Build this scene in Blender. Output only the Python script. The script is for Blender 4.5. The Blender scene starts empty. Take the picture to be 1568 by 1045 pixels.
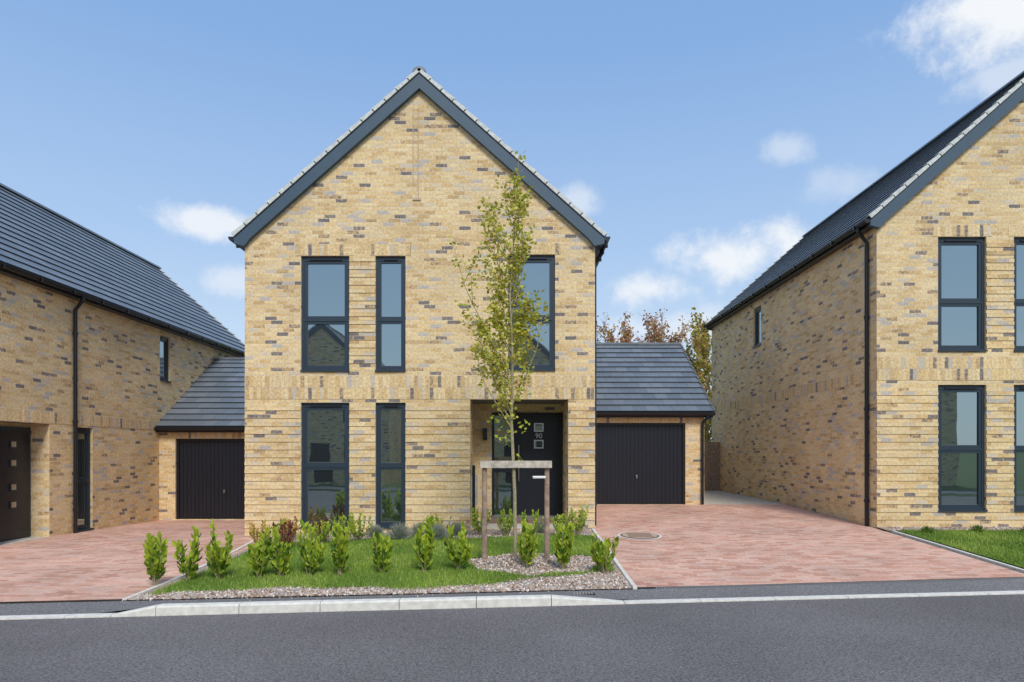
import bpy, math, random
from mathutils import Vector, Quaternion
random.seed(7)
R=random.random
def U(a,b): return a+(b-a)*random.random()
scene=bpy.context.scene
COL=scene.collection

# ------------------------------------------------------------------ materials
def nm(name):
    m=bpy.data.materials.new(name); m.use_nodes=True
    nt=m.node_tree; b=nt.nodes['Principled BSDF']
    return m,nt,b
def simple(name,col,rough=0.6,noise=0.0,nscale=20,metal=0.0,bump=0.0,spec=0.5):
    m,nt,b=nm(name)
    b.inputs['Roughness'].default_value=rough
    b.inputs['Metallic'].default_value=metal
    b.inputs['Specular IOR Level'].default_value=spec
    b.inputs['Base Color'].default_value=(*col,1)
    if noise>0 or bump>0:
        tc=nt.nodes.new('ShaderNodeTexCoord')
        n=nt.nodes.new('ShaderNodeTexNoise'); n.inputs['Scale'].default_value=nscale; n.inputs['Detail'].default_value=5
        nt.links.new(tc.outputs['Object'],n.inputs['Vector'])
        r=nt.nodes.new('ShaderNodeValToRGB')
        r.color_ramp.elements[0].position=0.3; r.color_ramp.elements[1].position=0.7
        r.color_ramp.elements[0].color=(*[c*(1-noise) for c in col],1)
        r.color_ramp.elements[1].color=(*[min(1,c*(1+noise)) for c in col],1)
        nt.links.new(n.outputs['Fac'],r.inputs['Fac']); nt.links.new(r.outputs['Color'],b.inputs['Base Color'])
        if bump>0:
            bp=nt.nodes.new('ShaderNodeBump'); bp.inputs['Strength'].default_value=bump; bp.inputs['Distance'].default_value=0.01
            nt.links.new(n.outputs['Fac'],bp.inputs['Height']); nt.links.new(bp.outputs['Normal'],b.inputs['Normal'])
    return m

def brick_mat(name,stops,mortar,bw=0.225,rh=0.075,ms=0.006,soldier=False,offset=0.5,patch=0.25,bump=0.5,rough=0.9,smudge=0.25,freq=2,spec=.25):
    m,nt,b=nm(name); L=nt.links.new
    uv=nt.nodes.new('ShaderNodeUVMap')
    vec=uv.outputs['UV']
    if soldier:
        s=nt.nodes.new('ShaderNodeSeparateXYZ'); c=nt.nodes.new('ShaderNodeCombineXYZ')
        L(vec,s.inputs[0]); L(s.outputs['X'],c.inputs['Y']); L(s.outputs['Y'],c.inputs['X']); vec=c.outputs[0]
    wn=nt.nodes.new('ShaderNodeTexNoise'); wn.inputs['Scale'].default_value=9; wn.inputs['Detail'].default_value=1; L(vec,wn.inputs['Vector'])
    ws=nt.nodes.new('ShaderNodeVectorMath'); ws.operation='SUBTRACT'; L(wn.outputs['Color'],ws.inputs[0]); ws.inputs[1].default_value=(.5,.5,.5)
    wm=nt.nodes.new('ShaderNodeVectorMath'); wm.operation='SCALE'; L(ws.outputs[0],wm.inputs[0]); wm.inputs['Scale'].default_value=0.014
    wa=nt.nodes.new('ShaderNodeVectorMath'); L(vec,wa.inputs[0]); L(wm.outputs[0],wa.inputs[1])
    br=nt.nodes.new('ShaderNodeTexBrick'); L(wa.outputs[0],br.inputs['Vector'])
    br.offset=offset; br.offset_frequency=freq; br.squash=1
    br.inputs['Scale'].default_value=1; br.inputs['Brick Width'].default_value=bw; br.inputs['Row Height'].default_value=rh
    br.inputs['Mortar Size'].default_value=ms; br.inputs['Mortar Smooth'].default_value=0.3
    br.inputs['Color1'].default_value=(0,0,0,1); br.inputs['Color2'].default_value=(1,1,1,1); br.inputs['Mortar'].default_value=(.5,.5,.5,1)
    n=nt.nodes.new('ShaderNodeTexNoise'); n.inputs['Scale'].default_value=22; n.inputs['Detail'].default_value=4; L(uv.outputs['UV'],n.inputs['Vector'])
    j=nt.nodes.new('ShaderNodeMath'); j.operation='MULTIPLY_ADD'; L(n.outputs['Fac'],j.inputs[0]); j.inputs[1].default_value=.16; j.inputs[2].default_value=-.08
    j2=nt.nodes.new('ShaderNodeMath'); j2.operation='ADD'; L(j.outputs[0],j2.inputs[0]); L(br.outputs['Color'],j2.inputs[1])
    rp=nt.nodes.new('ShaderNodeValToRGB'); L(j2.outputs[0],rp.inputs['Fac'])
    e=rp.color_ramp.elements
    while len(e)<len(stops): e.new(0.5)
    for i,(p,c) in enumerate(stops):
        e[i].position=p; e[i].color=(*c,1)
    mr=nt.nodes.new('ShaderNodeMapRange'); L(n.outputs['Fac'],mr.inputs['Value']); mr.inputs['From Min'].default_value=.3; mr.inputs['From Max'].default_value=.7
    mr.inputs['To Min'].default_value=1-smudge; mr.inputs['To Max'].default_value=1+smudge*.7
    n2=nt.nodes.new('ShaderNodeTexNoise'); n2.inputs['Scale'].default_value=0.9; n2.inputs['Detail'].default_value=4; L(uv.outputs['UV'],n2.inputs['Vector'])
    mr2=nt.nodes.new('ShaderNodeMapRange'); L(n2.outputs['Fac'],mr2.inputs['Value']); mr2.inputs['From Min'].default_value=.3; mr2.inputs['From Max'].default_value=.7
    mr2.inputs['To Min'].default_value=1-patch*.5; mr2.inputs['To Max'].default_value=1+patch*.5
    mu=nt.nodes.new('ShaderNodeMath'); mu.operation='MULTIPLY'; L(mr.outputs[0],mu.inputs[0]); L(mr2.outputs[0],mu.inputs[1])
    mx=nt.nodes.new('ShaderNodeMix'); mx.data_type='RGBA'; L(br.outputs['Fac'],mx.inputs['Factor']); L(rp.outputs['Color'],mx.inputs['A']); mx.inputs['B'].default_value=(*mortar,1)
    vm=nt.nodes.new('ShaderNodeVectorMath'); vm.operation='SCALE'; L(mx.outputs['Result'],vm.inputs[0]); L(mu.outputs[0],vm.inputs['Scale'])
    L(vm.outputs[0],b.inputs['Base Color']); b.inputs['Roughness'].default_value=rough
    b.inputs['Specular IOR Level'].default_value=spec
    h=nt.nodes.new('ShaderNodeMath'); h.operation='MULTIPLY_ADD'; L(br.outputs['Fac'],h.inputs[0]); h.inputs[1].default_value=-1.0; L(n.outputs['Fac'],h.inputs[2])
    bp=nt.nodes.new('ShaderNodeBump'); bp.inputs['Strength'].default_value=bump; bp.inputs['Distance'].default_value=0.008; L(h.outputs[0],bp.inputs['Height']); L(bp.outputs['Normal'],b.inputs['Normal'])
    return m
BST=[(0.0,(.19,.17,.16)),(0.045,(.27,.23,.20)),(0.07,(.56,.38,.19)),(0.15,(.66,.46,.22)),(0.38,(.75,.55,.28)),(0.68,(.80,.63,.36)),(0.84,(.74,.56,.31)),(0.92,(.68,.57,.41)),(0.97,(.52,.47,.41))]
BRICK=brick_mat('buff_brick',BST,(.72,.60,.43),smudge=.2,patch=.2)
SOLD=brick_mat('soldier_brick',BST,(.62,.50,.34),soldier=True,offset=0.0,patch=.2)
PST=[(0.0,(.54,.28,.20)),(0.3,(.66,.37,.27)),(0.6,(.74,.45,.34)),(0.85,(.70,.47,.37)),(1.0,(.58,.36,.28))]
PAVE=brick_mat('block_paving',PST,(.50,.34,.27),bw=.2,rh=.1,ms=.004,patch=.3,bump=.3,smudge=.15)
TST=[(0.0,(.145,.17,.195)),(0.5,(.175,.20,.225)),(1.0,(.21,.235,.26))]
TILE=brick_mat('concrete_roof_tile',TST,(.07,.08,.09),bw=.33,rh=.30,ms=.004,patch=.2,bump=.3,rough=.40,smudge=.15,spec=.5)
TEDGE=simple('tile_edge',(.035,.042,.052),.6)
VERGE=simple('verge_tile_grey',(.60,.62,.59),.8,.2,15)
BARGE=simple('bargeboard_blue_grey',(.045,.085,.125),.5,.05,5)
FRAME=simple('window_frame_anthracite',(.024,.042,.062),.4)
BLACK=simple('black_plastic',(.012,.014,.019),.35)
DOORM=simple('door_black',(.010,.012,.020),.38)
SOFF=simple('soffit_grey',(.14,.14,.14),.6)
CONC=simple('concrete_kerb',(.72,.70,.63),.85,.14,14,bump=.2)
CONCD=simple('concrete_path',(.60,.55,.46),.9,.15,6)
WHITE=simple('white_print',(.8,.8,.8),.6)
REDP=simple('orange_print',(.75,.2,.1),.6)
STEEL=simple('brushed_steel',(.6,.6,.6),.3,metal=1)
WOODW=simple('weathered_wood',(.52,.46,.38),.9,.3,14,bump=.3)
WOODR=simple('timber_brown',(.33,.24,.18),.9,.35,12,bump=.3)
BARK=simple('bark',(.33,.29,.17),.9,.3,30)
def glassm():
    m,nt,b=nm('window_glass'); L=nt.links.new
    b.inputs['Base Color'].default_value=(.016,.022,.025,1); b.inputs['Roughness'].default_value=.3
    g=nt.nodes.new('ShaderNodeBsdfGlossy'); g.inputs['Color'].default_value=(.76,.92,.93,1); g.inputs['Roughness'].default_value=.008
    n=nt.nodes.new('ShaderNodeTexNoise'); n.inputs['Scale'].default_value=1.1; tc=nt.nodes.new('ShaderNodeTexCoord'); L(tc.outputs['Object'],n.inputs['Vector'])
    bp=nt.nodes.new('ShaderNodeBump'); bp.inputs['Strength'].default_value=.09; bp.inputs['Distance'].default_value=.02; L(n.outputs['Fac'],bp.inputs['Height']); L(bp.outputs['Normal'],g.inputs['Normal'])
    mx=nt.nodes.new('ShaderNodeMixShader'); mx.inputs[0].default_value=.42
    L(b.outputs[0],mx.inputs[1]); L(g.outputs[0],mx.inputs[2]); L(mx.outputs[0],nt.nodes['Material Output'].inputs['Surface'])
    return m
GLASS=glassm()
def leafm(name,col,trans=.35):
    m,nt,b=nm(name); L=nt.links.new
    b.inputs['Base Color'].default_value=(*col,1); b.inputs['Roughness'].default_value=.5; b.inputs['Specular IOR Level'].default_value=.3
    if trans>0:
        t=nt.nodes.new('ShaderNodeBsdfTranslucent'); t.inputs['Color'].default_value=(min(1,col[0]*1.2),min(1,col[1]*1.2),col[2],1)
        mx=nt.nodes.new('ShaderNodeMixShader'); mx.inputs[0].default_value=trans
        L(b.outputs[0],mx.inputs[1]); L(t.outputs[0],mx.inputs[2]); L(mx.outputs[0],nt.nodes['Material Output'].inputs['Surface'])
    return m
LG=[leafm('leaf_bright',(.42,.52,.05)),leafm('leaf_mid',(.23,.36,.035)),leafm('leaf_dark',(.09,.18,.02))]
LT=[leafm('tree_leaf_yellowgreen',(.58,.58,.08)),leafm('tree_leaf_olive',(.34,.38,.05)),leafm('tree_leaf_tan',(.56,.42,.09))]
LR=[leafm('leaf_red',(.17,.035,.04)),leafm('leaf_rust',(.28,.09,.05))]
LF=[leafm('leaf_sage',(.26,.31,.26)),leafm('leaf_silver',(.38,.41,.36))]
LB=[leafm('leaf_pinkbrown',(.48,.22,.15)),leafm('leaf_ochre',(.55,.36,.12))]
GR=[leafm('grass_a',(.19,.31,.04),0),leafm('grass_b',(.30,.41,.07),0),leafm('grass_c',(.12,.22,.03),0),leafm('grass_dry',(.38,.36,.14),0)]
def groundm(name,c0,c1,s0,bump=.5,detail=8,rough=.95,var=.12,vs=.6):
    m,nt,b=nm(name); L=nt.links.new
    tc=nt.nodes.new('ShaderNodeTexCoord')
    n=nt.nodes.new('ShaderNodeTexNoise'); n.inputs['Scale'].default_value=s0; n.inputs['Detail'].default_value=detail; n.inputs['Roughness'].default_value=.7; L(tc.outputs['Object'],n.inputs['Vector'])
    r=nt.nodes.new('ShaderNodeValToRGB'); e=r.color_ramp.elements; e[0].position=.35; e[1].position=.65; e[0].color=(*c0,1); e[1].color=(*c1,1)
    L(n.outputs['Fac'],r.inputs['Fac'])
    n2=nt.nodes.new('ShaderNodeTexNoise'); n2.inputs['Scale'].default_value=vs; n2.inputs['Detail'].default_value=5; L(tc.outputs['Object'],n2.inputs['Vector'])
    mr=nt.nodes.new('ShaderNodeMapRange'); L(n2.outputs['Fac'],mr.inputs['Value']); mr.inputs['From Min'].default_value=.3; mr.inputs['From Max'].default_value=.7; mr.inputs['To Min'].default_value=1-var; mr.inputs['To Max'].default_value=1+var
    v=nt.nodes.new('ShaderNodeVectorMath'); v.operation='SCALE'; L(r.outputs['Color'],v.inputs[0]); L(mr.outputs[0],v.inputs['Scale'])
    L(v.outputs[0],b.inputs['Base Color']); b.inputs['Roughness'].default_value=rough; b.inputs['Specular IOR Level'].default_value=.3
    bp=nt.nodes.new('ShaderNodeBump'); bp.inputs['Strength'].default_value=bump; bp.inputs['Distance'].default_value=.008; L(n.outputs['Fac'],bp.inputs['Height']); L(bp.outputs['Normal'],b.inputs['Normal'])
    return m
ASPH=groundm('asphalt_road',(.058,.054,.054),(.27,.252,.248),48,bump=.7,rough=.85,var=.14,vs=.45)
ASPH2=groundm('asphalt_pavement',(.10,.098,.10),(.28,.27,.265),45,bump=.5)
GRAVEL=groundm('gravel',(.20,.14,.11),(.58,.48,.40),38,bump=.8)
LAWN=groundm('lawn_soil',(.09,.14,.02),(.20,.29,.04),18,bump=.6)
FIELD=groundm('ground_grass',(.07,.11,.03),(.12,.17,.05),3)
STN=[simple('stone_tan',(.50,.38,.29),.9),simple('stone_grey',(.38,.36,.35),.9),simple('stone_pale',(.76,.70,.62),.9),simple('stone_brown',(.24,.15,.11),.9)]

# ------------------------------------------------------------------ mesh helpers
class MB:
    def __init__(s): s.v=[];s.f=[];s.m=[];s.uv=[];s.mats=[]
    def face(s,pts,mat,uv=None):
        if mat not in s.mats: s.mats.append(mat)
        i=len(s.v); n=len(pts); s.v.extend([tuple(p) for p in pts]); s.f.append(tuple(range(i,i+n))); s.m.append(s.mats.index(mat))
        if uv is None:
            a,b,c=Vector(pts[0]),Vector(pts[1]),Vector(pts[2]); nn=(b-a).cross(c-b)
            ax,ay,az=abs(nn.x),abs(nn.y),abs(nn.z)
            if ax>=ay and ax>=az: uv=[(p[1],p[2]) for p in pts]
            elif ay>=az: uv=[(p[0],p[2]) for p in pts]
            else: uv=[(p[0],p[1]) for p in pts]
        s.uv.extend(uv)
    def box(s,x0,x1,y0,y1,z0,z1,mat):
        p=[(x0,y0,z0),(x1,y0,z0),(x1,y1,z0),(x0,y1,z0),(x0,y0,z1),(x1,y0,z1),(x1,y1,z1),(x0,y1,z1)]
        for f in ((3,2,1,0),(4,5,6,7),(0,1,5,4),(1,2,6,5),(2,3,7,6),(3,0,4,7)): s.face([p[i] for i in f],mat)
    def prism(s,poly,vec,mat,matside=None):
        vec=Vector(vec); a=[Vector(p) for p in poly]; b=[p+vec for p in a]
        s.face(a,mat); s.face(b[::-1],mat)
        n=len(a)
        for i in range(n):
            j=(i+1)%n; s.face([a[i],b[i],b[j],a[j]],matside or mat)
    def tube(s,pts,rad,mat,sides=8,cap=True):
        pts=[Vector(p) for p in pts]
        if not isinstance(rad,(list,tuple)): rad=[rad]*len(pts)
        rings=[]
        for i,p in enumerate(pts):
            d=(pts[min(i+1,len(pts)-1)]-pts[max(i-1,0)]).normalized()
            a=d.cross(Vector((0,1,0)) if abs(d.y)<.9 else Vector((1,0,0))).normalized(); b=d.cross(a)
            rings.append([p+(a*math.cos(2*math.pi*k/sides)+b*math.sin(2*math.pi*k/sides))*rad[i] for k in range(sides)])
        z=[(0,0)]*4
        for i in range(len(rings)-1):
            for k in range(sides):
                l=(k+1)%sides; s.face([rings[i][k],rings[i][l],rings[i+1][l],rings[i+1][k]],mat,z)
        if cap: s.face(rings[0],mat); s.face(rings[-1],mat)
    def leaf(s,p,d,w,L,W,mat):
        a=p+d*(L*.5)+w*(W*.5); c=p+d*(L*.5)-w*(W*.5)
        s.face([p,a,p+d*L,c],mat,[(0,0)]*4)
    def leaf2(s,p,d,w,L,W,mat):
        nrm=d.cross(w).normalized()*(W*.18); z=[(0,0)]*4
        tip=p+d*L
        for sg in (-1,1):
            s.face([p,p+d*(L*.35)+w*(sg*W*.5)+nrm,p+d*(L*.75)+w*(sg*W*.36)+nrm,tip],mat,z)
    def build(s,name,parent=None,smooth=False):
        me=bpy.data.meshes.new(name); me.from_pydata(s.v,[],s.f)
        for m in s.mats: me.materials.append(m)
        me.polygons.foreach_set('material_index',s.m)
        u=me.uv_layers.new(name='UVMap'); u.data.foreach_set('uv',[c for t in s.uv for c in t])
        if smooth: me.polygons.foreach_set('use_smooth',[True]*len(s.f))
        me.update(); o=bpy.data.objects.new(name,me); COL.objects.link(o)
        if parent: o.parent=parent
        return o
def empty(name):
    o=bpy.data.objects.new(name,None); COL.objects.link(o); return o
class Pl:
    def __init__(s,o,u,n): s.o=Vector(o); s.u=Vector(u); s.n=Vector(n)
    def p(s,u,z,n=0): return s.o+s.u*u+s.n*n+Vector((0,0,z))
def pbox(mb,pl,u0,u1,z0,z1,n0,n1,mat):
    p=[pl.p(u0,z0,n0),pl.p(u1,z0,n0),pl.p(u1,z0,n1),pl.p(u0,z0,n1),pl.p(u0,z1,n0),pl.p(u1,z1,n0),pl.p(u1,z1,n1),pl.p(u0,z1,n1)]
    for f in ((3,2,1,0),(4,5,6,7),(0,1,5,4),(1,2,6,5),(2,3,7,6),(3,0,4,7)): mb.face([p[i] for i in f],mat)
def pwall(mb,pl,u0,u1,z0,z1,holes,mat):
    us=sorted({u0,u1}|{h[0] for h in holes}|{h[1] for h in holes}); zs=sorted({z0,z1}|{h[2] for h in holes}|{h[3] for h in holes})
    us=[u for u in us if u0<=u<=u1]; zs=[z for z in zs if z0<=z<=z1]
    for i in range(len(us)-1):
        for j in range(len(zs)-1):
            cu=(us[i]+us[i+1])/2; cz=(zs[j]+zs[j+1])/2
            if any(h[0]<cu<h[1] and h[2]<cz<h[3] for h in holes): continue
            mb.face([pl.p(us[i],zs[j]),pl.p(us[i+1],zs[j]),pl.p(us[i+1],zs[j+1]),pl.p(us[i],zs[j+1])],mat)
    for h in holes:
        a,b,c,d,dep=h[:5]
        mb.face([pl.p(a,c),pl.p(a,d),pl.p(a,d,-dep),pl.p(a,c,-dep)],mat)
        mb.face([pl.p(b,c),pl.p(b,d),pl.p(b,d,-dep),pl.p(b,c,-dep)],mat)
        mb.face([pl.p(a,d),pl.p(b,d),pl.p(b,d,-dep),pl.p(a,d,-dep)],SOFF if dep>.3 else mat)
        mb.face([pl.p(a,c),pl.p(b,c),pl.p(b,c,-dep),pl.p(a,c,-dep)],mat)
def bands(mb,pl,u0,u1,z0,z1,holes,pitch=.15,h=.075,n=.014):
    k=math.ceil(z0/pitch)
    while k*pitch+h<=z1+1e-6:
        a=k*pitch; b=a+h; segs=[(u0,u1)]
        for hh in holes:
            if hh[2]<b and hh[3]>a:
                ns=[]
                for s,e in segs:
                    if hh[1]<=s or hh[0]>=e: ns.append((s,e)); continue
                    if hh[0]>s: ns.append((s,hh[0]))
                    if hh[1]<e: ns.append((hh[1],e))
                segs=ns
        for s,e in segs:
            if e-s>.03: pbox(mb,pl,s,e,a+.002,b-.002,-.01,n,BRICK)
        k+=1
def soldier(mb,pl,u0,u1,z0,rows=1,n=.005):
    for r in range(rows):
        za=z0+.225*r
        mb.face([pl.p(u0,za,n),pl.p(u1,za,n),pl.p(u1,za+.225,n),pl.p(u0,za+.225,n)],SOLD,[(u0,.225*(r)),(u1,.225*r),(u1,.225*(r+1)),(u0,.225*(r+1))])
    zt=z0+.225*rows
    for q in ([pl.p(u0,z0,n),pl.p(u1,z0,n),pl.p(u1,z0,-.01),pl.p(u0,z0,-.01)],[pl.p(u0,zt,n),pl.p(u1,zt,n),pl.p(u1,zt,-.01),pl.p(u0,zt,-.01)]):
        mb.face(q,BRICK)
def window(fr,gl,pl,u0,u1,z0,z1,zt=None,sash=.055,thin=.055):
    f=thin; N0,N1=-.115,-.05
    pbox(fr,pl,u0,u0+f,z0,z1,N0,N1,FRAME); pbox(fr,pl,u1-f,u1,z0,z1,N0,N1,FRAME)
    pbox(fr,pl,u0+f,u1-f,z1-f-.03,z1,N0,N1,FRAME); pbox(fr,pl,u0+f,u1-f,z0,z0+f,N0,N1,FRAME)
    pbox(fr,pl,u0-.005,u1+.005,z0-.02,z0+.012,N0,.035,FRAME)
    pbox(fr,pl,u0+f+.1,u1-f-.1,z1-f-.02,z1-f+.01,N1,N1+.02,BLACK)
    spans=[(z0+f,z1-f-.03)]
    if zt is not None:
        pbox(fr,pl,u0+f,u1-f,zt-.025,zt+.025,N0,N1,FRAME); spans=[(z0+f,zt-.025),(zt+.025,z1-f-.03)]
    for a,b in spans:
        s=sash; n0,n1=-.105,-.062
        pbox(fr,pl,u0+f,u0+f+s,a,b,n0,n1,FRAME); pbox(fr,pl,u1-f-s,u1-f,a,b,n0,n1,FRAME)
        pbox(fr,pl,u0+f+s,u1-f-s,a,a+s,n0,n1,FRAME); pbox(fr,pl,u0+f+s,u1-f-s,b-s,b,n0,n1,FRAME)
        # thin bright spacer bar round the sealed unit
        pbox(fr,pl,u0+f+s,u1-f-s,a+s,a+s+.007,-.089,-.084,SOFF); pbox(fr,pl,u0+f+s,u0+f+s+.007,a+s+.007,b-s,-.089,-.084,SOFF)
    # each pane sits at a very slightly different angle, as real glazing does
    for a,b in spans:
        t=U(-.002,.002); q=U(-.002,.002)
        gl.face([pl.p(u0+.03,a,-.09+t),pl.p(u1-.03,a,-.09+q),pl.p(u1-.03,b,-.09-t),pl.p(u0+.03,b,-.09-q+t*0)],GLASS)
def slope(mb,e0,e1,r0,r1,pitch=.30,thick=.03,ends=True):
    e0,e1,r0,r1=map(Vector,(e0,e1,r0,r1)); Ls=(r0-e0).length; n=max(1,round(Ls/pitch)); nor=(e1-e0).cross(r0-e0).normalized()
    if nor.z<0: nor=-nor
    W=(e1-e0).length
    for i in range(n):
        a,b=i/n,(i+1)/n
        A0=e0.lerp(r0,a);A1=e1.lerp(r1,a);B0=e0.lerp(r0,b);B1=e1.lerp(r1,b)
        hi=nor*thick; lo=nor*.004
        mb.face([A0+hi,A1+hi,B1+lo,B0+lo],TILE,[(0,.3*i+.004),(W,.3*i+.004),(W,.3*i+.297),(0,.3*i+.297)])
        mb.face([A0+(lo if i else nor*-.03),A1+(lo if i else nor*-.03),A1+hi,A0+hi],TEDGE,[(0,0)]*4)
        if ends:
            mb.face([A0-nor*.05,A0+hi,B0+lo,B0-nor*.05],BLACK); mb.face([A1-nor*.05,A1+hi,B1+lo,B1-nor*.05],BLACK)
    mb.face([e0-nor*.05,e1-nor*.05,r1-nor*.05,r0-nor*.05],BLACK)
def verge(mb,e,r,wvec,mat=VERGE,pitch=.30):
    e,r,w=Vector(e),Vector(r),Vector(wvec); n=max(1,round((r-e).length/pitch)); nor=w.cross(r-e).normalized()
    if nor.z<0: nor=-nor
    for i in range(n):
        A=e.lerp(r,i/n); B=e.lerp(r,(i+1)/n+.004)
        mb.prism([A-nor*.04,A+nor*.04,B+nor*.015,B-nor*.04],w,mat)

def gable_house(x0,x1,y0,y1,zr,m,front=(),left=(),right=(),ov=.19,zb=-.6,dz=0.0,zbands=True,porch=None):
    H=empty('brick_house'); xc=(x0+x1)/2; hw=(x1-x0)/2
    zw=zr-.10-m*hw
    W=MB(); F=MB(); G=MB(); Rf=MB(); T=MB()
    pf=Pl((0,y0,0),(1,0,0),(0,-1,0)); plf=Pl((x0,0,0),(0,1,0),(-1,0,0)); prt=Pl((x1,0,0),(0,1,0),(1,0,0)); pbk=Pl((0,y1,0),(1,0,0),(0,1,0))
    fh=[(w[0],w[1],w[2],w[3],.13) for w in front]
    if porch: fh.append(porch)
    pwall(W,pf,x0,x1,zb,zw,fh,BRICK)
    W.face([(x0,y0,zw),(x1,y0,zw),(xc,y0,zw+m*hw)],BRICK)
    pwall(W,pbk,x0,x1,zb,zw,[],BRICK); W.face([(x0,y1,zw),(x1,y1,zw),(xc,y1,zw+m*hw)],BRICK)
    lh=[(w[0],w[1],w[2],w[3],(w[5] if len(w)>5 else .13)) for w in left]; rh=[(w[0],w[1],w[2],w[3],(w[5] if len(w)>5 else .13)) for w in right]
    pwall(W,plf,y0,y1,zb,zw,lh,BRICK); pwall(W,prt,y0,y1,zb,zw,rh,BRICK)
    if zbands:
        bands(W,pf,x0,x1,-.3,2.55+dz,fh)
        up=sorted([w for w in front if w[2]>2.8+dz],key=lambda w:w[0])
        if len(up)>1: bands(W,pf,up[0][1],up[1][0],up[0][2],up[0][3],fh)
        soldier(W,pf,x0,x1,2.615+dz,2)
        for w in front:
            if w[2]>2.8+dz: soldier(W,pf,w[0]-.1,w[1]+.1,w[3]+.0,1)
    for pl,ws in ((pf,front),(plf,left),(prt,right)):
        for w in ws:
            if len(w)>5: continue
            window(F,G,pl,w[0],w[1],w[2],w[3],w[4],sash=.05 if w[1]-w[0]>.7 else .04)
    W.build('walls',H)
    if F.f: F.build('window_frames',H); G.build('window_glass',H)
    xe0,xe1=x0-ov,x1+ov; ze=zr-m*(hw+ov); ya,yb=y0-.11,y1+.11
    slope(Rf,(xe0,ya,ze),(xe0,yb,ze),(xc,ya,zr),(xc,yb,zr)); slope(Rf,(xe1,ya,ze),(xe1,yb,ze),(xc,ya,zr),(xc,yb,zr))
    Rf.build('roof_tiles',H)
    V=MB()
    for yy,w in ((ya-.015,.12),(yb+.015,-.12)):
        verge(V,(xe0,yy,ze+.01),(xc,yy,zr+.01),(0,w,0)); verge(V,(xe1,yy,ze+.01),(xc,yy,zr+.01),(0,w,0))
    V.build('verge_tiles',H)
    for k in range(int((yb-ya)/.45)+1):
        a=ya+k*.45; b=min(yb,a+.44)
        pts=[(xc+.13*math.cos(t),a,zr-.03+.1*math.sin(t)) for t in [math.pi*i/6 for i in range(7)]]
        T.prism(pts,(0,b-a,0),TILE)
    T.build('ridge_tiles',H)
    Bm=MB()
    for (s0,s1) in ((y0-.10,y0-.003),(y1+.10,y1+.003)):
        for sg in (-1,1):
            X=lambda d: xc+sg*d
            low=lambda d: zr-.34-m*d
            poly=[(X(0),zr-.05),(X(hw+ov-.02),ze-.04),(X(hw+ov-.02),ze-.15),(X(hw-.02),ze-.20),(X(hw-.13),low(hw-.13)),(X(0),zr-.34)]
            Bm.prism([(p[0],s0,p[1]) for p in poly],(0,s1-s0,0),BARGE)
    for sg in (-1,1):
        xa,xb=sorted((xc+sg*(hw+.002),xc+sg*(hw+ov-.03)))
        Bm.box(xa,xb,y0+.003,y1-.003,ze-.14,ze-.02,BLACK)
    Bm.build('bargeboards',H)
    Gt=MB()
    for sg in (-1,1):
        gx=xc+sg*(hw+ov+.03)
        pts=[(gx+.065*math.cos(t),ya+.02,ze-.02+.085*math.sin(t)) for t in [math.pi+math.pi*i/8 for i in range(9)]]
        Gt.prism(pts,(0,yb-ya-.04,0),BLACK)
        for k in range(12):
            yy=y0+.3+k*.95
            if yy<y1: Gt.box(gx-.07,gx+.07,yy,yy+.04,ze-.11,ze-.018,BLACK)
    Gt.build('gutters',H)
    return H,dict(ze=ze,zw=zw,xc=xc)
def downpipe(H,x,y,ztop,zbot,gutx):
    D=MB()
    D.tube([(gutx,y,ztop),(gutx,y,ztop-.10),(x,y,ztop-.32),(x,y,zbot)],.038,BLACK,10)
    z=zbot+.5
    while z<ztop-.5:
        D.tube([(x,y,z),(x,y,z+.06)],.05,BLACK,10); z+=1.8
    return D.build('downpipe',H)
def text(s,size,loc,rot,mat,parent,name):
    c=bpy.data.curves.new(name,'FONT'); c.body=s; c.size=size; c.align_x='CENTER'; c.align_y='CENTER'; c.extrude=.002
    c.materials.append(mat); o=bpy.data.objects.new(name,c); o.location=loc; o.rotation_euler=rot; COL.objects.link(o); o.parent=parent; return o

# ------------------------------------------------------------------ ground
def interp(t,x):
    if x<=t[0][0]: return t[0][1]
    for (a,b),(c,d) in zip(t,t[1:]):
        if x<=c: return b+(d-b)*(x-a)/(c-a)
    return t[-1][1]
LP=[(7,-.10),(13.3,-.04),(17.4,-.13),(24,-.13)]; RP=[(7,-.11),(8.7,-.09),(13.2,.14),(17.4,.27),(24,.32)]
def g(x,y):
    t=max(0,min(1,(x+7)/8)); t=t*t*(3-2*t); return interp(LP,y)*(1-t)+interp(RP,y)*t
def E(x): return 7.72+.112*x
RZ=-.15
def strip(name,f0,f1,x0,x1,nx,ny,zf,mat,off=0,parent=None):
    mb=MB()
    P=[]
    for i in range(nx+1):
        x=x0+(x1-x0)*i/nx; a,b=f0(x),f1(x); P.append([(x,a+(b-a)*j/ny) for j in range(ny+1)])
    q=lambda p:(p[0],p[1],zf(*p)+off)
    for i in range(nx):
        for j in range(ny):
            c=[P[i][j],P[i+1][j],P[i+1][j+1],P[i][j+1]]
            mb.face([q(p) for p in c],mat,[(p[0],p[1]) for p in c])
    return mb.build(name,parent)
ax=[-3000,-800,-200,-80,-40]+[i for i in range(-30,31,1)]+[40,80,200,800,3000]
ay=[-3000,-800,-200,-80,-40]+[i for i in range(-30,41,1)]+[60,100,200,800,3000]
mb=MB()
def gz(x,y):
    if y<10: return -.26 if y<9 else -.2
    return g(x,y)-.06
for i in range(len(ax)-1):
    for j in range(len(ay)-1):
        c=[(ax[i],ay[j]),(ax[i+1],ay[j]),(ax[i+1],ay[j+1]),(ax[i],ay[j+1])]
        mb.face([(a,b,gz(a,b)) for a,b in c],FIELD,c)
mb.build('ground')
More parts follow.
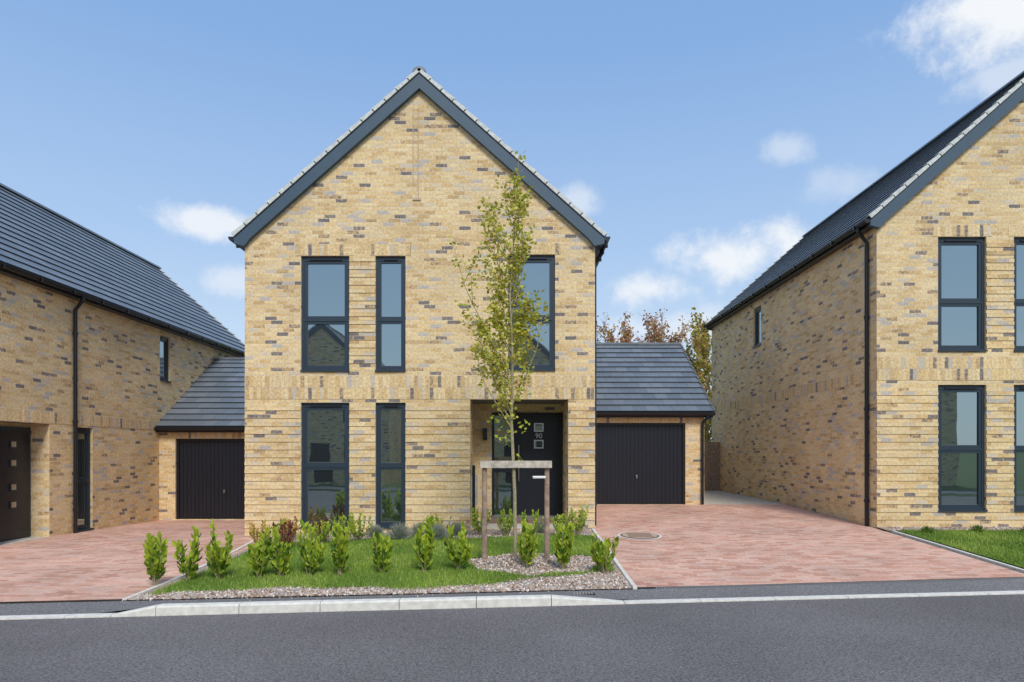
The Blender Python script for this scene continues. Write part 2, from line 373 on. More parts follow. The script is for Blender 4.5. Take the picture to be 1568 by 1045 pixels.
strip('road',lambda x:-2.2+.112*x,E,-60,60,60,4,lambda x,y:RZ,ASPH)
strip('pavement',lambda x:-4.2+.112*x,lambda x:-2.3+.112*x,-60,60,30,1,lambda x,y:RZ+.08,ASPH2)
def ktop(x):
    return interp([(-4.26,-.132),(-3.81,-.045),(.45,-.045),(1.30,-.132)],x)
K=MB()
xs=[-3.81-(.909)*i for i in range(40,0,-1) if -3.81-.909*i<-4.3]+[-4.26,-3.81]+[-3.81+.852*i for i in range(1,6)]+[1.30]+[1.30+.909*i for i in range(1,40)]
for a,b in zip(xs,xs[1:]):
    a2,b2=a+.004,b-.004
    w=.125; top=[]
    for x in (a2,b2):
        h=ktop(x) ; ch=.018 if h>-.1 else .003
        prof=[(x,E(x),RZ-.1),(x,E(x)+ch*.3,h-ch),(x,E(x)+ch,h),(x,E(x)+w,h),(x,E(x)+w,RZ-.1)]
        top.append(prof)
    A,B=top
    for i in range(4): K.face([A[i],B[i],B[i+1],A[i+1]],CONC)
    K.face(A,CONC); K.face(B[::-1],CONC)
K.build('kerb')
def pz(x,y):
    t=(y-E(x)-.127)/.42; t=max(0,min(1,t)); return (ktop(x)-.004)*(1-t)+g(x,y)*t
strip('pavement',lambda x:E(x)+.127,lambda x:E(x)+.55,-40,40,160,3,pz,ASPH2)
strip('driveway',lambda x:E(x)+.66,lambda x:17.4,1.56,7.0,22,40,g,PAVE)
strip('driveway',lambda x:E(x)+.66,lambda x:17.4,-26,-4.45,60,40,g,PAVE)
strip('path',lambda x:17.41,lambda x:24.2,4.9,7.0,4,10,g,CONCD)
for a,b in ((1.56,14),(-20,-4.45)):
    strip('drainage_channel',lambda x:E(x)+.552,lambda x:E(x)+.658,a,b,20,1,g,BLACK,off=-.004)
D=MB()
x=1.8
while x<13:
    y=E(x)+.56; D.box(x,x+.012,y,y+.09,g(x,y)-.004,g(x,y)+.003,STN[1]); x+=.034
D.build('drain_grate')
def edging(pts,w=.05,h=.03,name='path_edging'):
    mb=MB()
    for (a,b) in zip(pts,pts[1:]):
        a,b=Vector((*a,0)),Vector((*b,0)); L=(b-a).length; n=max(1,int(L/.45)); d=(b-a).normalized(); s=Vector((-d.y,d.x,0))*w
        for i in range(n):
            p=a+d*(L*i/n+.004); q=a+d*(L*(i+1)/n-.004)
            zp=g(p.x,p.y); zq=g(q.x,q.y)
            P=[p,q,q+s,p+s]; Z=[zp,zq,zq,zp]
            lo=[(v.x,v.y,z-.15) for v,z in zip(P,Z)]; hi=[(v.x,v.y,z+h) for v,z in zip(P,Z)]
            mb.face(hi,CONC)
            for k in range(4):
                l=(k+1)%4; mb.face([lo[k],lo[l],hi[l],hi[k]],CONC)
    return mb.build(name)
edging([(1.55,E(1.5)+.56),(1.56,12.95)])
edging([(-4.40,E(-4.4)+.56),(-4.42,9.3),(-4.55,11.3),(-4.72,12.9)],h=.02)
edging([(7.10,E(7.1)+.6),(7.12,12.9)])
def fl(x): return E(x)+.552
strip('gravel_bed',fl,lambda x:13.05,-4.44,1.50,50,50,g,GRAVEL,off=.012)
def lf(x): return E(x)+.92+.11*math.sin(x*1.7)+.05*math.sin(x*6.1)+.22*max(0,x+1)
def lb(x): return 12.15+.15*math.sin(x*2.3)
TREE=(0.05,10.15)
def in_patch(x,y): return ((x-TREE[0]-.30)/1.0)**2+((y-TREE[1]+.25)/.70)**2<1+.25*math.sin(x*7)*math.sin(y*5)
LM=MB(); nx,ny=110,70; X0,X1=-4.25,1.42
for i in range(nx):
    for j in range(ny):
        xa=X0+(X1-X0)*i/nx; xb=X0+(X1-X0)*(i+1)/nx
        c=[]
        for xx,jj in ((xa,j),(xb,j),(xb,j+1),(xa,j+1)): c.append((xx,lf(xx)+(lb(xx)-lf(xx))*jj/ny))
        cx=sum(p[0] for p in c)/4; cy=sum(p[1] for p in c)/4
        if in_patch(cx,cy): continue
        LM.face([(p[0],p[1],g(*p)+.024) for p in c],LAWN,c)
def blades(mb,fn,n,h0,h1):
    for _ in range(n):
        x,y=fn(); z=g(x,y)+.02; h=U(h0,h1); a=U(0,6.28); w=U(.004,.008)
        dx,dy=math.cos(a)*w,math.sin(a)*w; lx,ly=U(-.4,.4)*h,U(-.4,.4)*h
        pt=math.sin(x*3.1+1)*math.sin(y*2.7)+U(-.8,.8)
        mb.face([(x-dx,y-dy,z),(x+dx,y+dy,z),(x+lx,y+ly,z+h)],GR[3] if R()<.06 else GR[0 if abs(pt)<.4 else (1 if pt>0 else 2)],[(0,0)]*3)
def fa():
    while True:
        x=U(X0-.03,X1); y=U(lf(x)-.08,lb(x)); 
        if not in_patch(x,y): return x,y
blades(LM,fa,38000,.02,.06)
LM.build('lawn')
LM=MB()
def e2(x): return 12.75
for i in range(30):
    for j in range(16):
        xa=7.2+i*.25; xb=xa+.25; f=lambda x,j: E(x)+.6+(e2(x)-E(x)-.6)*j/16
        c=[(xa,f(xa,j)),(xb,f(xb,j)),(xb,f(xb,j+1)),(xa,f(xa,j+1))]
        LM.face([(p[0],p[1],g(*p)+.02) for p in c],LAWN,c)
def fb():
    x=U(7.2,10.2); return x,U(max(E(x)+.6,x*.98+.5),12.75)
blades(LM,fb,20000,.02,.06)
LM.build('lawn')
strip('gravel_margin',lambda x:12.72,lambda x:13.2,7.0,14,14,2,g,GRAVEL,off=.03)
def stone(mb,x,y,z,s,mat):
    q=Quaternion((U(-1,1),U(-1,1),U(-1,1)),U(0,3)); a=[Vector((s*U(.8,1.4),0,0)),Vector((0,s*U(.7,1.1),0)),Vector((0,0,s*U(.5,.9)))]
    a=[q@v for v in a]; c=Vector((x,y,z)); P=[c+a[0],c+a[1],c-a[0],c-a[1],c+a[2],c-a[2]]; z3=[(0,0)]*3
    for i in range(4):
        j=(i+1)%4; mb.face([P[i],P[j],P[4]],mat,z3); mb.face([P[j],P[i],P[5]],mat,z3)
S=MB()
def sm(): 
    r=R(); return STN[0 if r<.38 else 1 if r<.58 else 2 if r<.78 else 3]
for _ in range(6500):
    x=U(-4.38,1.48); y=U(fl(x),lf(x)+.03); s=U(.008,.024); stone(S,x,y,g(x,y)+.015,s,sm())
n=0
while n<2600:
    x=U(-1.2,1.45); y=U(9,11.2)
    if in_patch(x,y): n+=1; s=U(.008,.024); stone(S,x,y,g(x,y)+.015+.05*max(0,1-((x-.05)**2+(y-10.1)**2)/.3),s,sm())
for _ in range(1500):
    x=U(-4.3,1.48); y=U(12.1,13.0); stone(S,x,y,g(x,y)+.015,U(.01,.025),sm())
for _ in range(700):
    x=U(7.05,11); y=U(12.72,13.1); stone(S,x,y,g(x,y)+.035,U(.01,.025),sm())
for _ in range(60):
    x=U(-4,1.5); y=E(x)+.13+.4*R()**.5; stone(S,x,y,pz(x,y)+.004,U(.004,.010),sm())
S.build('gravel_stones')
mb=MB(); cx,cy=2.3,12.3
def disc(mb,cx,cy,rx,ry,z,mat,n=32):
    P=[(cx+rx*math.cos(2*math.pi*i/n),cy+ry*math.sin(2*math.pi*i/n),g(cx,cy)+z+.051*(ry*math.sin(2*math.pi*i/n))) for i in range(n)]
    mb.face(P,mat)
disc(mb,cx,cy,.40,.40,.006,CONC); disc(mb,cx,cy,.35,.35,.010,STN[3]); disc(mb,cx,cy,.31,.31,.014,STN[0])
for k in range(-3,4): mb.box(cx-.22,cx+.22,cy+k*.07-.008,cy+k*.07+.008,g(cx,cy)+.012+.051*k*.07,g(cx,cy)+.020+.051*k*.07,STN[3])
mb.build('manhole_cover')
mb=MB(); cx,cy=.86,E(.86)+.36; z=pz(cx,cy)
mb.box(cx-.13,cx+.13,cy-.055,cy+.055,z-.02,z+.006,BLACK)
for k in range(7): mb.box(cx-.12+k*.035,cx-.105+k*.035,cy-.05,cy+.05,z+.004,z+.010,STN[1])
mb.build('gully_grate')

# ------------------------------------------------------------------ houses
m=.887
mainw=[(-4.0375,-3.1125,3.1625,5.36,4.14),(-2.6125,-2.0375,3.1625,5.36,4.14),(-.075,.825,3.18,5.385,4.16),
       (-4.0375,-3.1125,.1625,2.55,1.33),(-2.6125,-2.0375,.1625,2.55,1.33)]
porch=(-.8,1.075,.15,2.61,1.2)
Y0=13.0625
H,inf=gable_house(-5.1125,1.5875,Y0,24,8.86,m,front=mainw,porch=porch)
W=MB(); pf=Pl((0,Y0,0),(1,0,0),(0,-1,0))
pbox(W,pf,-1.80,-1.785,6.45,8.12,-.01,.012,STN[0]); pbox(W,pf,-1.90,-1.885,6.7,8.12,-.01,.006,STN[0]); pbox(W,pf,-1.90,-1.74,6.42,6.46,-.01,.02,STN[0])
W.build('gable_movement_joint',H)
P=MB(); yb=Y0+1.2; pb=Pl((0,yb,0),(1,0,0),(0,-1,0))
dx0,dx1,dz0,dz1=-.42,1.06,.24,2.43
pwall(P,pb,-.8,1.075,.15,2.61,[(dx0,dx1,dz0,dz1,.06)],BRICK)
P.build('porch_walls',H)
D=MB()
for a,b in ((dx0,dx0+.05),(-.02,.06),(dx1-.05,dx1)): pbox(D,pb,a,b,dz0,dz1,-.06,.01,DOORM)
pbox(D,pb,dx0,dx1,dz1-.06,dz1-.0,-.055,.012,DOORM); pbox(D,pb,dx0,dx1,dz0-.05,dz0+.04,-.05,.04,STEEL)
pbox(D,pb,.06,dx1-.05,dz0+.04,dz1-.06,-.06,-.02,DOORM)
pbox(D,pb,dx0+.05,-.02,1.18,1.26,-.058,.0,DOORM)
gl=MB(); gl.face([pb.p(dx0+.05,dz0+.04,-.045),pb.p(-.02,dz0+.04,-.045),pb.p(-.02,dz1-.06,-.045),pb.p(dx0+.05,dz1-.06,-.045)],GLASS)
for zc in (2.12,1.77,): 
    pbox(D,pb,.46,.66,zc-.09,zc+.09,-.02,-.008,STEEL); gl.face([pb.p(.485,zc-.065,-.005),pb.p(.635,zc-.065,-.005),pb.p(.635,zc+.065,-.005),pb.p(.485,zc+.065,-.005)],GLASS)
pbox(D,pb,.42,.68,1.06,1.11,-.02,.0,STEEL)
D.tube([pb.p(.14,1.0,.04),pb.p(.14,1.75,.04)],.014,STEEL)
for zc in (1.05,1.7): D.tube([pb.p(.14,zc,-.02),pb.p(.14,zc,.04)],.01,STEEL)
D.build('front_door',H); gl.build('door_glass',H)
text('90',.15,(.56,yb-.0,1.94),(math.pi/2,0,0),WHITE,H,'house_number')
text('PLOT 100',.085,(-.21,yb+.035,1.86),(math.pi/2,0,0),WHITE,H,'plot_sign_text')
text('FOR SALE',.075,(-.21,yb+.035,2.02),(math.pi/2,0,0),REDP,H,'sale_sign_text')
P=MB(); P.box(-.799,1.074,Y0+.003,yb-.002,-.2,.185,CONCD); P.box(-.6,1.0,Y0+.5,yb-.04,.185,.20,STN[3]); P.build('porch_floor',H)
P=MB(); P.box(-.798,-.70,Y0+.35,Y0+.75,.55,1.15,VERGE); P.tube([(-.74,Y0+.12,.15),(-.74,Y0+.12,1.35)],.03,BLACK); 
P.box(-.60,-.52,yb-.12,yb-.003,1.85,2.1,BLACK); P.build('meter_box',H)
downpipe(H,1.64,Y0+.5,inf['ze']-.05,.05,1.80)
RX=7.02; RY=13.14; dz=.37
rw=[(8.2,9.13,3.56,5.75,4.50),(9.66,10.22,3.56,5.75,4.50),(12.1,13.0,3.56,5.75,4.5),(8.2,9.13,.48,2.90,1.66),(9.66,10.22,.48,2.90,1.66),(12.1,13.0,.48,2.90,1.66)]
H2,i2=gable_house(RX,RX+6.7,RY,24.0,9.23,m,front=rw,left=[(19.25,19.85,4.64,5.76,None)],dz=dz)
W=MB(); pq=Pl((RX,0,0),(0,1,0),(-1,0,0)); soldier(W,pq,RY,24,2.985,1,n=.006); W.build('soldier_course',H2)
downpipe(H2,RX-.05,RY+.28,i2['ze']-.05,.12,RX-.22)
LX=-9.0
lw=[(17.45,17.98,3.45,4.60,None),(14.08,14.65,-.03,2.12,1.0),(11.95,13.28,-.1,2.15,None,.4)]
H3,i3=gable_house(LX-6.7,LX,11.4,23.7,8.02,m,right=lw,dz=-.4)
W=MB(); pr=Pl((LX,0,0),(0,1,0),(1,0,0)); soldier(W,pr,11.4,17.4,2.16,1,n=.006); W.build('soldier_course',H3)
D=MB(); pd=Pl((LX-.4,0,0),(0,1,0),(1,0,0))
D.face([pd.p(11.95,-.1,0),pd.p(13.28,-.1,0),pd.p(13.28,2.15,0),pd.p(11.95,2.15,0)],BRICK)
pbox(D,pd,12.15,13.26,-.06,2.08,.002,.05,FRAME); pbox(D,pd,12.22,13.19,-.02,2.0,.05,.07,DOORM)
for zc in (1.75,1.4,.95,.62): pbox(D,pd,12.68,12.84,zc-.07,zc+.07,.07,.085,FRAME); pbox(D,pd,12.70,12.82,zc-.05,zc+.05,.085,.09,STEEL)
pbox(D,pr,11.95,13.28,-.4,-.04,-.4,-.003,CONCD)
D.build('front_door',H3)
downpipe(H3,LX+.06,13.98,i3['ze']-.05,-.1,LX+.22)

# ------------------------------------------------------------------ garages
def garage(x0,x1,y0,y1,zb,zeave,zridge,dx0,dx1,dztop,end):
    H=empty('brick_garage'); W=MB(); pf=Pl((0,y0,0),(1,0,0),(0,-1,0)); yr=(y0+y1)/2
    hs=[(dx0,dx1,zb+.02,dztop,.12)]
    pwall(W,pf,x0,x1,zb-.5,zeave-.02,hs,BRICK)
    soldier(W,pf,dx0-.1,dx1+.1,dztop,1,n=.004)
    for xx in (x0,x1):
        W.face([(xx,y0,zb-.5),(xx,y1,zb-.5),(xx,y1,zeave-.02),(xx,yr,zridge-.06),(xx,y0,zeave-.02)],BRICK)
    W.face([(x0,y1,zb-.5),(x1,y1,zb-.5),(x1,y1,zeave-.02),(x0,y1,zeave-.02)],BRICK)
    W.build('walls',H)
    Rf=MB(); s=(zridge-zeave)/(yr-y0); ov=.18; ze=zeave-s*ov
    xa,xb=x0-(.1 if end<0 else 0),x1+(.18 if end>0 else 0)
    slope(Rf,(xa,y0-ov,ze+.04),(xb,y0-ov,ze+.04),(xa,yr,zridge),(xb,yr,zridge),pitch=.31,thick=.035); slope(Rf,(xa,y1+ov,ze+.04),(xb,y1+ov,ze+.04),(xa,yr,zridge),(xb,yr,zridge))
    Rf.build('roof_tiles',H)
    V=MB()
    if end>0:
        verge(V,(xb,y0-ov-.01,ze+.045),(xb,yr,zridge+.01),(.05,0,0),mat=SOFF); verge(V,(xb,y1+ov,ze+.045),(xb,yr,zridge+.01),(.05,0,0),mat=SOFF)
        V.prism([(x1+.003,y0-ov,ze-.03),(x1+.003,yr,zridge-.08),(x1+.003,yr,zridge-.24),(x1+.003,y0-ov,ze-.16)],(.12,0,0),BLACK)
    V.box(xa,xb,yr-.1,yr+.1,zridge-.02,zridge+.045,TILE)
    V.box(x0+.003,xb,y0-ov+.03,y0-.003,ze-.10,ze+.0,BLACK)
    gy=y0-ov-.03
    V.prism([(xa,gy+.06*math.cos(t),ze+.02+.08*math.sin(t)) for t in [math.pi+math.pi*i/8 for i in range(9)]],(xb-xa+.03,0,0),BLACK)
    V.build('gutter_and_verge',H)
    D=MB(); f=.06
    pbox(D,pf,dx0,dx0+f,zb+.02,dztop,-.12,-.05,BLACK); pbox(D,pf,dx1-f,dx1,zb+.02,dztop,-.12,-.05,BLACK); pbox(D,pf,dx0+f,dx1-f,dztop-f,dztop,-.12,-.05,BLACK)
    pbox(D,pf,dx0+f,dx1-f,zb+.03,dztop-f,-.13,-.10,DOORM)
    x=dx0+f+.02
    while x<dx1-f-.08:
        pbox(D,pf,x,x+.075,zb+.05,dztop-f-.01,-.10,-.088,DOORM); x+=.1
    xm=(dx0+dx1)/2; D.tube([pf.p(xm,zb+.75,-.09),pf.p(xm,zb+.75,-.05)],.025,STEEL); pbox(D,pf,xm-.012,xm+.012,zb+.68,zb+.76,-.06,-.045,STEEL)
    D.build('garage_door',H)
    return H
YG=17.4
g1=garage(1.592,4.9,YG,24,.25,2.70,4.87,1.96,4.42,2.35,1)
D=MB(); D.tube([(4.93,YG-.2,2.58),(4.93,YG-.2,2.50),(4.84,YG-.06,2.34),(4.84,YG-.06,.28)],.036,BLACK,10); D.build('downpipe',g1)
g2=garage(LX+.005,-5.118,YG,24,-.13,2.32,4.42,-8.58,-6.14,1.95,0)
F=MB(); z0=g(6,22)-.1
x=4.93
while x<6.98:
    F.box(x,x+.095,23.0,23.02,z0,z0+1.75+U(-.01,.01),WOODR); x+=.1
for zz in (.3,1.4): F.box(4.93,6.99,23.022,23.06,z0+zz,z0+zz+.08,WOODR)
F.build('timber_fence')
# houses on the other side of the road (seen in window reflections)
for k,xx in enumerate((-24,-13.5,-3.2,7.2,17.5)):
    ws=[(xx+1,xx+2,3.2,5.3),(xx+4.6,xx+5.6,3.2,5.3),(xx+1,xx+2,.2,2.5),(xx+4.6,xx+5.6,.2,2.5)]
    o,_=gable_house(xx,xx+6.7,-21,-10.5,8.6,m,front=[],zbands=False)
    Fm=MB();Gm=MB(); pq=Pl((0,-10.5,0),(1,0,0),(0,1,0))
    for w in ws: pbox(Fm,pq,w[0],w[1],w[2],w[3],.0,.03,FRAME); pbox(Gm,pq,w[0]+.1,w[1]-.1,w[2]+.1,w[3]-.1,.03,.035,GLASS)
    pbox(Fm,pq,xx+2.8,xx+3.8,-.1,2.1,0,.03,DOORM)
    Fm.build('window_frames',o); Gm.build('window_glass',o)

# ------------------------------------------------------------------ plants
def shrub(name,x,y,h,r,mats,nst=7,leafL=.085,leafW=.04,dens=1.0,stemmat=BARK,hmin=.65,vase=False):
    mb=MB(); z=g(x,y)+.01
    for s in range(nst):
        a=U(0,6.28); sp=U(.35,1)*r; hh=h*U(hmin,1.05)
        b=Vector((x+U(-.02,.02),y+U(-.02,.02),z)); t=Vector((x+math.cos(a)*sp,y+math.sin(a)*sp,z+hh))
        mid=b.lerp(t,.5)+Vector((math.cos(a)*r*.22,math.sin(a)*r*.22,0))
        mb.tube([b,mid,t],[.006,.005,.002],stemmat,4,cap=False)
        n=int(hh/.024*dens)
        for i in range(n):
            u=.16+.84*i/n+U(-.02,.02); p=b.lerp(mid,u*2) if u<.5 else mid.lerp(t,u*2-1)
            aa=i*2.4+U(-.5,.5); out=U(.3,.8)*(1.3-u*.6)
            d=Vector((math.cos(aa)*out,math.sin(aa)*out,U(.45,1.1))).normalized(); w=d.cross(Vector((U(-1,1),U(-1,1),U(-.2,1)))).normalized()
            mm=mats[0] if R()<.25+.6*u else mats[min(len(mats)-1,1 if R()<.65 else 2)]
            if vase: mb.leaf2(p,d,w,leafL*U(.7,1.2),leafW*U(.8,1.2),mm)
            else: mb.leaf(p,d,w,leafL*U(.7,1.2),leafW*U(.8,1.2),mm)
    return mb.build(name)
# hedge row in front of the lawn
hp=[(238,899,.66),(287,893,.70),(336,889,.76),(398,887,.64),(432,886,.72),(474,884,.70),(521,884,.72),(586,880,.60),(650,878,.72),(703,876,.62),(807,872,.72),(862,874,.64),(926,880,.74)]
hedge=[]
for px,py,h in hp:
    y=9.0
    for _ in range(6): y=(1.6-g((px-784)*y/1045,y))*1045/(py-693)
    hedge.append((round((px-784)*y/1045,2),round(y,2),h))
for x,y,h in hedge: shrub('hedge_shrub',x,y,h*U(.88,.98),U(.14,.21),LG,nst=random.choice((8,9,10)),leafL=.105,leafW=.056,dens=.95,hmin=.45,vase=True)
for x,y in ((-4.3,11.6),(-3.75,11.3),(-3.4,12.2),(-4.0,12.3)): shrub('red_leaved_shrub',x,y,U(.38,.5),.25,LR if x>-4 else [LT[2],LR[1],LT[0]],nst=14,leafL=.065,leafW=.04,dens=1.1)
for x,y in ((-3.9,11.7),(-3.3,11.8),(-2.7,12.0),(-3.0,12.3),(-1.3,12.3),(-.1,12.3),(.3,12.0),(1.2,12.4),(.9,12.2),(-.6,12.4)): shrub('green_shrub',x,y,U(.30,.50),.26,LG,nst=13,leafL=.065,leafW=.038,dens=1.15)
def mound(name,x,y,r,h,mats,n=420):
    mb=MB(); z=g(x,y)+.01
    for _ in range(n):
        a=U(0,6.28); el=U(.1,1.5); d=Vector((math.cos(a)*math.cos(el),math.sin(a)*math.cos(el),math.sin(el)*h/r)); L=r*U(.6,1.05)
        b=Vector((x+U(-.04,.04),y+U(-.04,.04),z)); w=d.cross(Vector((U(-1,1),U(-1,1),.3))).normalized()
        mb.leaf(b,d,w,L,.010,mats[0 if R()<.5 else 1])
        p=b+d*L*.75; mb.leaf(p,d,w,.06,.012,mats[1])
    return mb.build(name)
for x,y,r in ((-2.0,12.1,.30),(-1.65,12.35,.26),(-1.3,12.0,.28),(-1.0,12.4,.24),(.5,12.6,.2),(-2.5,12.5,.2)): mound('lavender_plant',x,y,r,r*1.15,LF)
for x,y in ((7.6,12.5),(8.6,12.6),(9.5,12.55)): mound('lavender_plant',x,y,.13,.13,[LG[1],LG[2]],150)

# young street tree with supports
T=MB(); tx,ty=TREE; tz=g(tx,ty)
lead=[(tx,ty,tz-.05),(tx-.01,ty,1.0),(tx-.06,ty+.02,2.1),(tx-.04,ty,3.0),(tx-.08,ty-.02,3.9),(tx-.02,ty,4.8),(tx+.03,ty,5.5),(tx+.05,ty,6.0)]
lead=[Vector(p) for p in lead]
T.tube(lead,[.031,.026,.022,.018,.014,.010,.007,.003],BARK,8)
def lp(z):
    for a,b in zip(lead,lead[1:]):
        if z<=b.z: return a.lerp(b,(z-a.z)/(b.z-a.z))
    return lead[-1].copy()
def leafclump(p,n,r,mats):
    for _ in range(n):
        q=p+Vector((U(-r,r),U(-r,r),U(-r,r))); a=U(0,6.28)
        d=Vector((math.cos(a),math.sin(a),U(-.6,.9))).normalized(); w=d.cross(Vector((U(-1,1),U(-1,1),U(-1,1)))).normalized()
        T.leaf(q,d,w,U(.045,.08),U(.034,.056),mats[0 if R()<.55 else (1 if R()<.7 else 2)])
def branch(p,dirv,L,r0,mats,ln):
    pts=[p.copy()]; d=dirv.normalized(); seg=L/7
    for i in range(7):
        d=(d+Vector((U(-.16,.16),U(-.16,.16),.14))).normalized(); p=p+d*seg; pts.append(p.copy())
    T.tube(pts,[r0*(1-.85*i/7) for i in range(8)],BARK,5,cap=False)
    for i in range(1,8):
        k=int(ln*(.5+i/8.)*U(.3,1.5))
        leafclump(pts[i],k,.06+.03*i/7,mats)
        if i in (2,4,5) and L>.6:
            q=pts[i]; a=U(0,6.28); dd=(Vector((math.cos(a)*.7,math.sin(a)*.7,.9))).normalized(); sl=L*U(.15,.3)
            T.tube([q,q+dd*sl],[r0*.4,.002],BARK,4,cap=False)
            for t in (.4,.7,1): leafclump(q+dd*sl*t,int(ln*U(.3,1.1)),.06,mats)
z=1.95; i=0
while z<5.4:
    a=i*2.4+U(-.4,.4); t=(z-2)/3.3
    L=(1.3-.75*t)*U(.6,1.1); sx=-.75 if (i%5 in (0,2)) else None
    dv=Vector((math.cos(a)*.65,math.sin(a)*.5,.85))
    if sx: dv=Vector((-.58,math.sin(a)*.3,.95)); L*=1.2
    branch(lp(z),dv,L,.012*(1-.5*t),LT,14 if t<.55 else 9)
    z+=.11+.02*t; i+=1
branch(lp(2.6),Vector((-.42,0,1)),2.4,.014,LT,13); branch(lp(3.3),Vector((-.25,.1,1)),2.1,.012,LT,11); branch(lp(3.6),Vector((.42,0,1)),1.5,.010,LT,10); branch(lp(2.3),Vector((.5,.1,1)),1.6,.012,LT,13)
leafclump(lead[-1],16,.07,LT); leafclump(lead[-2],22,.09,LT); leafclump(lp(5.2),20,.1,LT)
for zz in (1.9,2.05,2.2,2.4,2.6): leafclump(lp(zz)+Vector((U(-.3,.3),0,0)),20,.16,[LG[0],LT[0],LT[0]])
leafclump(lp(1.5)+Vector((.08,0,0)),7,.05,LG)
T.build('young_tree')
S=empty('tree_support_frame'); M=MB()
for sx in (-.46,.47):
    M.tube([(tx+sx,ty+.02,tz-.2),(tx+sx,ty+.02,1.47)],[.042,.036],WOODR,10)
M.build('posts',S); M=MB()
M.box(tx-.52,tx+.54,ty-.06,ty-.022,1.37,1.475,WOODW); M.build('crossbar',S)
M=MB(); M.box(tx-.03,tx+.02,ty-.03,ty+.03,1.38,1.46,BLACK)
M.tube([(tx+.26,ty-.062,1.23),(tx+.45,ty-.062,1.23)],.02,WHITE); M.build('tree_tie',S)

# background trees
def bgtree(name,x,y,h,r,mats,nl,nb=60):
    global T
    T=MB(); z=g(0,24)-.05; tr=[Vector((x,y,z)),Vector((x+U(-.1,.1),y,z+h*.3)),Vector((x+U(-.2,.2),y,z+h*.55)),Vector((x+U(-.2,.2),y,z+h*.85))]
    T.tube(tr,[.16,.11,.06,.015],BARK,8)
    for k in range(nb):
        t=.25+.75*R(); p=tr[0].lerp(tr[-1],t); a=U(0,6.28); L=r*U(.6,1.15)*(1.15-t*.45); pts=[p.copy()]; d=Vector((math.cos(a),math.sin(a),U(.5,1.3))).normalized()
        for i in range(5):
            d=(d+Vector((U(-.2,.2),U(-.2,.2),.12))).normalized(); p=p+d*L/5; pts.append(p.copy())
            for _ in range(3):
                e=(d+Vector((U(-.9,.9),U(-.9,.9),U(-.2,.9)))).normalized(); q=p+e*L*U(.15,.4); T.tube([p,q],[.012,.004],BARK,3,cap=False)
                for _ in range(nl):
                    s=p.lerp(q,U(.2,1.1))+Vector((U(-.12,.12),U(-.12,.12),U(-.12,.12))); dd=Vector((U(-1,1),U(-1,1),U(-1,1))).normalized(); w=dd.cross(Vector((U(-1,1),U(-1,1),1))).normalized()
                    T.leaf(s,dd,w,U(.10,.19),U(.08,.13),mats[0 if R()<.6 else 1])
        T.tube(pts,[.04,.03,.024,.018,.012,.006],BARK,4,cap=False)
    T.build(name)
bgtree('background_tree',4.9,31,7.3,2.2,LB,5,50); bgtree('background_tree',7.0,32,7.6,2.3,[LB[0],LB[1]],4,50); bgtree('background_tree',8.9,31,7.0,2.2,[LB[1],LT[1]],9,50)
bgtree('background_tree',-4,34,5.0,1.6,LT,5,30)
T=MB()
for k in range(6000):
    x=U(-140,140); y=70+U(0,8); h=(2.6+1.5*math.sin(x*.13)+math.sin(x*.41+1))
    p=Vector((x,y,U(-.2,max(.6,h)))); d=Vector((U(-1,1),U(-1,1),U(-1,1))).normalized(); w=d.cross(Vector((U(-1,1),U(-1,1),1))).normalized(); T.leaf(p,d,w,U(.5,1.1),U(.5,.9),[LG[2],LG[1],LB[1]][random.randrange(3)])
T.build('distant_tree_belt')

# ------------------------------------------------------------------ sky, sun
w=bpy.data.worlds.new("World"); scene.world=w; w.use_nodes=True; nt=w.node_tree; L=nt.links.new
bg=nt.nodes['Background']; out=nt.nodes['World Output']
STR=.12
el=math.radians(45); S=Vector((.24,-1,0)).normalized(); S=Vector((S.x*math.cos(el),S.y*math.cos(el),math.sin(el)))
sky=nt.nodes.new('ShaderNodeTexSky'); sky.sky_type='NISHITA'; sky.sun_disc=False; sky.sun_elevation=el; sky.sun_rotation=math.atan2(S.x,S.y)
sky.air_density=1.0; sky.dust_density=.8; sky.ozone_density=1.5
tc=nt.nodes.new('ShaderNodeTexCoord'); gen=tc.outputs['Generated']
sx=nt.nodes.new('ShaderNodeSeparateXYZ'); L(gen,sx.inputs[0])
hr=nt.nodes.new('ShaderNodeValToRGB'); L(sx.outputs['Z'],hr.inputs['Fac']); e=hr.color_ramp.elements
hs=[(0,(.70,.82,.95)),(.12,(.62,.77,.95)),(.28,(.44,.63,.92)),(.5,(.27,.47,.83)),(1,(.17,.34,.70))]
while len(e)<len(hs): e.new(.5)
for i,(p,c) in enumerate(hs): e[i].position=p; e[i].color=(*c,1)
hv=nt.nodes.new('ShaderNodeVectorMath'); hv.operation='SCALE'; L(hr.outputs['Color'],hv.inputs[0]); hv.inputs['Scale'].default_value=1/STR
hm=nt.nodes.new('ShaderNodeMix'); hm.data_type='RGBA'; hm.inputs['Factor'].default_value=.85; L(sky.outputs[0],hm.inputs['A']); L(hv.outputs[0],hm.inputs['B'])
nz=nt.nodes.new('ShaderNodeTexNoise'); nz.inputs['Scale'].default_value=13; nz.inputs['Detail'].default_value=7; nz.inputs['Roughness'].default_value=.65; L(gen,nz.inputs['Vector'])
def math2(op,a,b):
    n=nt.nodes.new('ShaderNodeMath'); n.operation=op
    for i,v in enumerate((a,b)):
        if isinstance(v,(int,float)): n.inputs[i].default_value=v
        else: L(v,n.inputs[i])
    return n.outputs[0]
nzo=math2('MULTIPLY',math2('SUBTRACT',nz.outputs['Fac'],.5),3.6)
mask=None
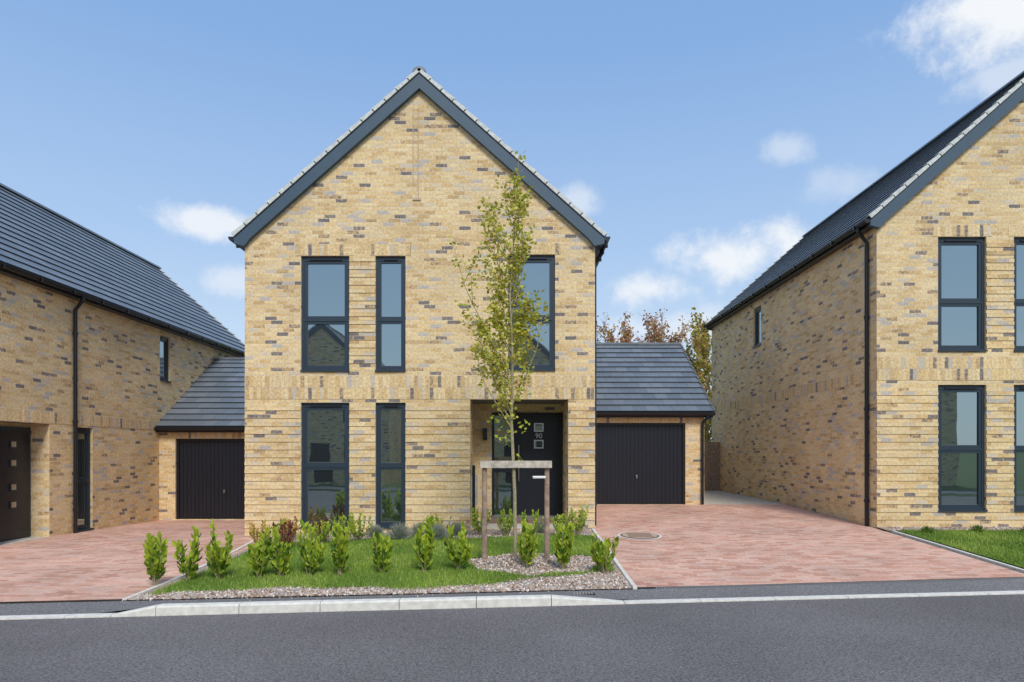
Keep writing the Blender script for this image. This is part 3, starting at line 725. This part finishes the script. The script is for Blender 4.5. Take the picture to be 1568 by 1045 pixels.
clouds=[(-.44,1,.335,.050,.015,.8),(-.40,1,.25,.04,.015,.5),(.34,1,.29,.090,.028,.9),(.20,1,.24,.050,.022,.8),(.10,1,.37,.035,.018,.5),(.72,1,.66,.065,.040,.95),(.73,1,.55,.035,.015,.5),(.405,1,.445,.022,.014,.4),(.49,1,.39,.035,.02,.3),(.24,1,.18,.12,.02,.5),
        (-.5,-1,.6,.3,.12,1),(.5,-1,.5,.35,.12,1),(-1,-.25,.5,.45,.28,1),(1,-.25,.45,.45,.28,1)]  # final pair: unseen clouds added out of frame to brighten the side walls
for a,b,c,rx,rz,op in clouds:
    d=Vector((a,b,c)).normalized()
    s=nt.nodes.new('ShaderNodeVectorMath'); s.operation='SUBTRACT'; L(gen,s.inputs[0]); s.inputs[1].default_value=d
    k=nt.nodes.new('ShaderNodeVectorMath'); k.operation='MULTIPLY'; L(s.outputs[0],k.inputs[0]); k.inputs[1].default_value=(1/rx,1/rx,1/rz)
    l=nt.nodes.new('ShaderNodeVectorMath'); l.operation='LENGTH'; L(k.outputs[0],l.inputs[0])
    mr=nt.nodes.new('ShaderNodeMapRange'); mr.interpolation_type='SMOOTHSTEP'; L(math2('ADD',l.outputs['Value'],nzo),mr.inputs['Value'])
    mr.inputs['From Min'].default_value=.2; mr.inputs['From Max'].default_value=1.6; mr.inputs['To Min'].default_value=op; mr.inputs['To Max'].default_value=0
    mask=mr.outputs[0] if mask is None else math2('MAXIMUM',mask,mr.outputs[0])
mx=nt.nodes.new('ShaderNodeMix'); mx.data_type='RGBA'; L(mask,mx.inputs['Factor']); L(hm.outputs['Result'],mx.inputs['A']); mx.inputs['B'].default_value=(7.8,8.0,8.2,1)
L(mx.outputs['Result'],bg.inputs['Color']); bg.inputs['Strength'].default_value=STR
sd=bpy.data.lights.new('sun','SUN'); sd.energy=2.6; sd.angle=math.radians(18); sd.color=(1,.965,.91)
so=bpy.data.objects.new('sun',sd); COL.objects.link(so); so.rotation_euler=(-S).to_track_quat('-Z','Y').to_euler()

cam=bpy.data.cameras.new('camera'); co=bpy.data.objects.new('camera',cam); COL.objects.link(co)
co.location=(0,0,1.6); co.rotation_euler=(math.pi/2,0,0); cam.lens=24; cam.sensor_width=36; cam.shift_y=.1087; cam.clip_start=.1; cam.clip_end=6000
scene.camera=co
scene.view_settings.view_transform='Standard'; scene.view_settings.look='None'; scene.view_settings.exposure=0
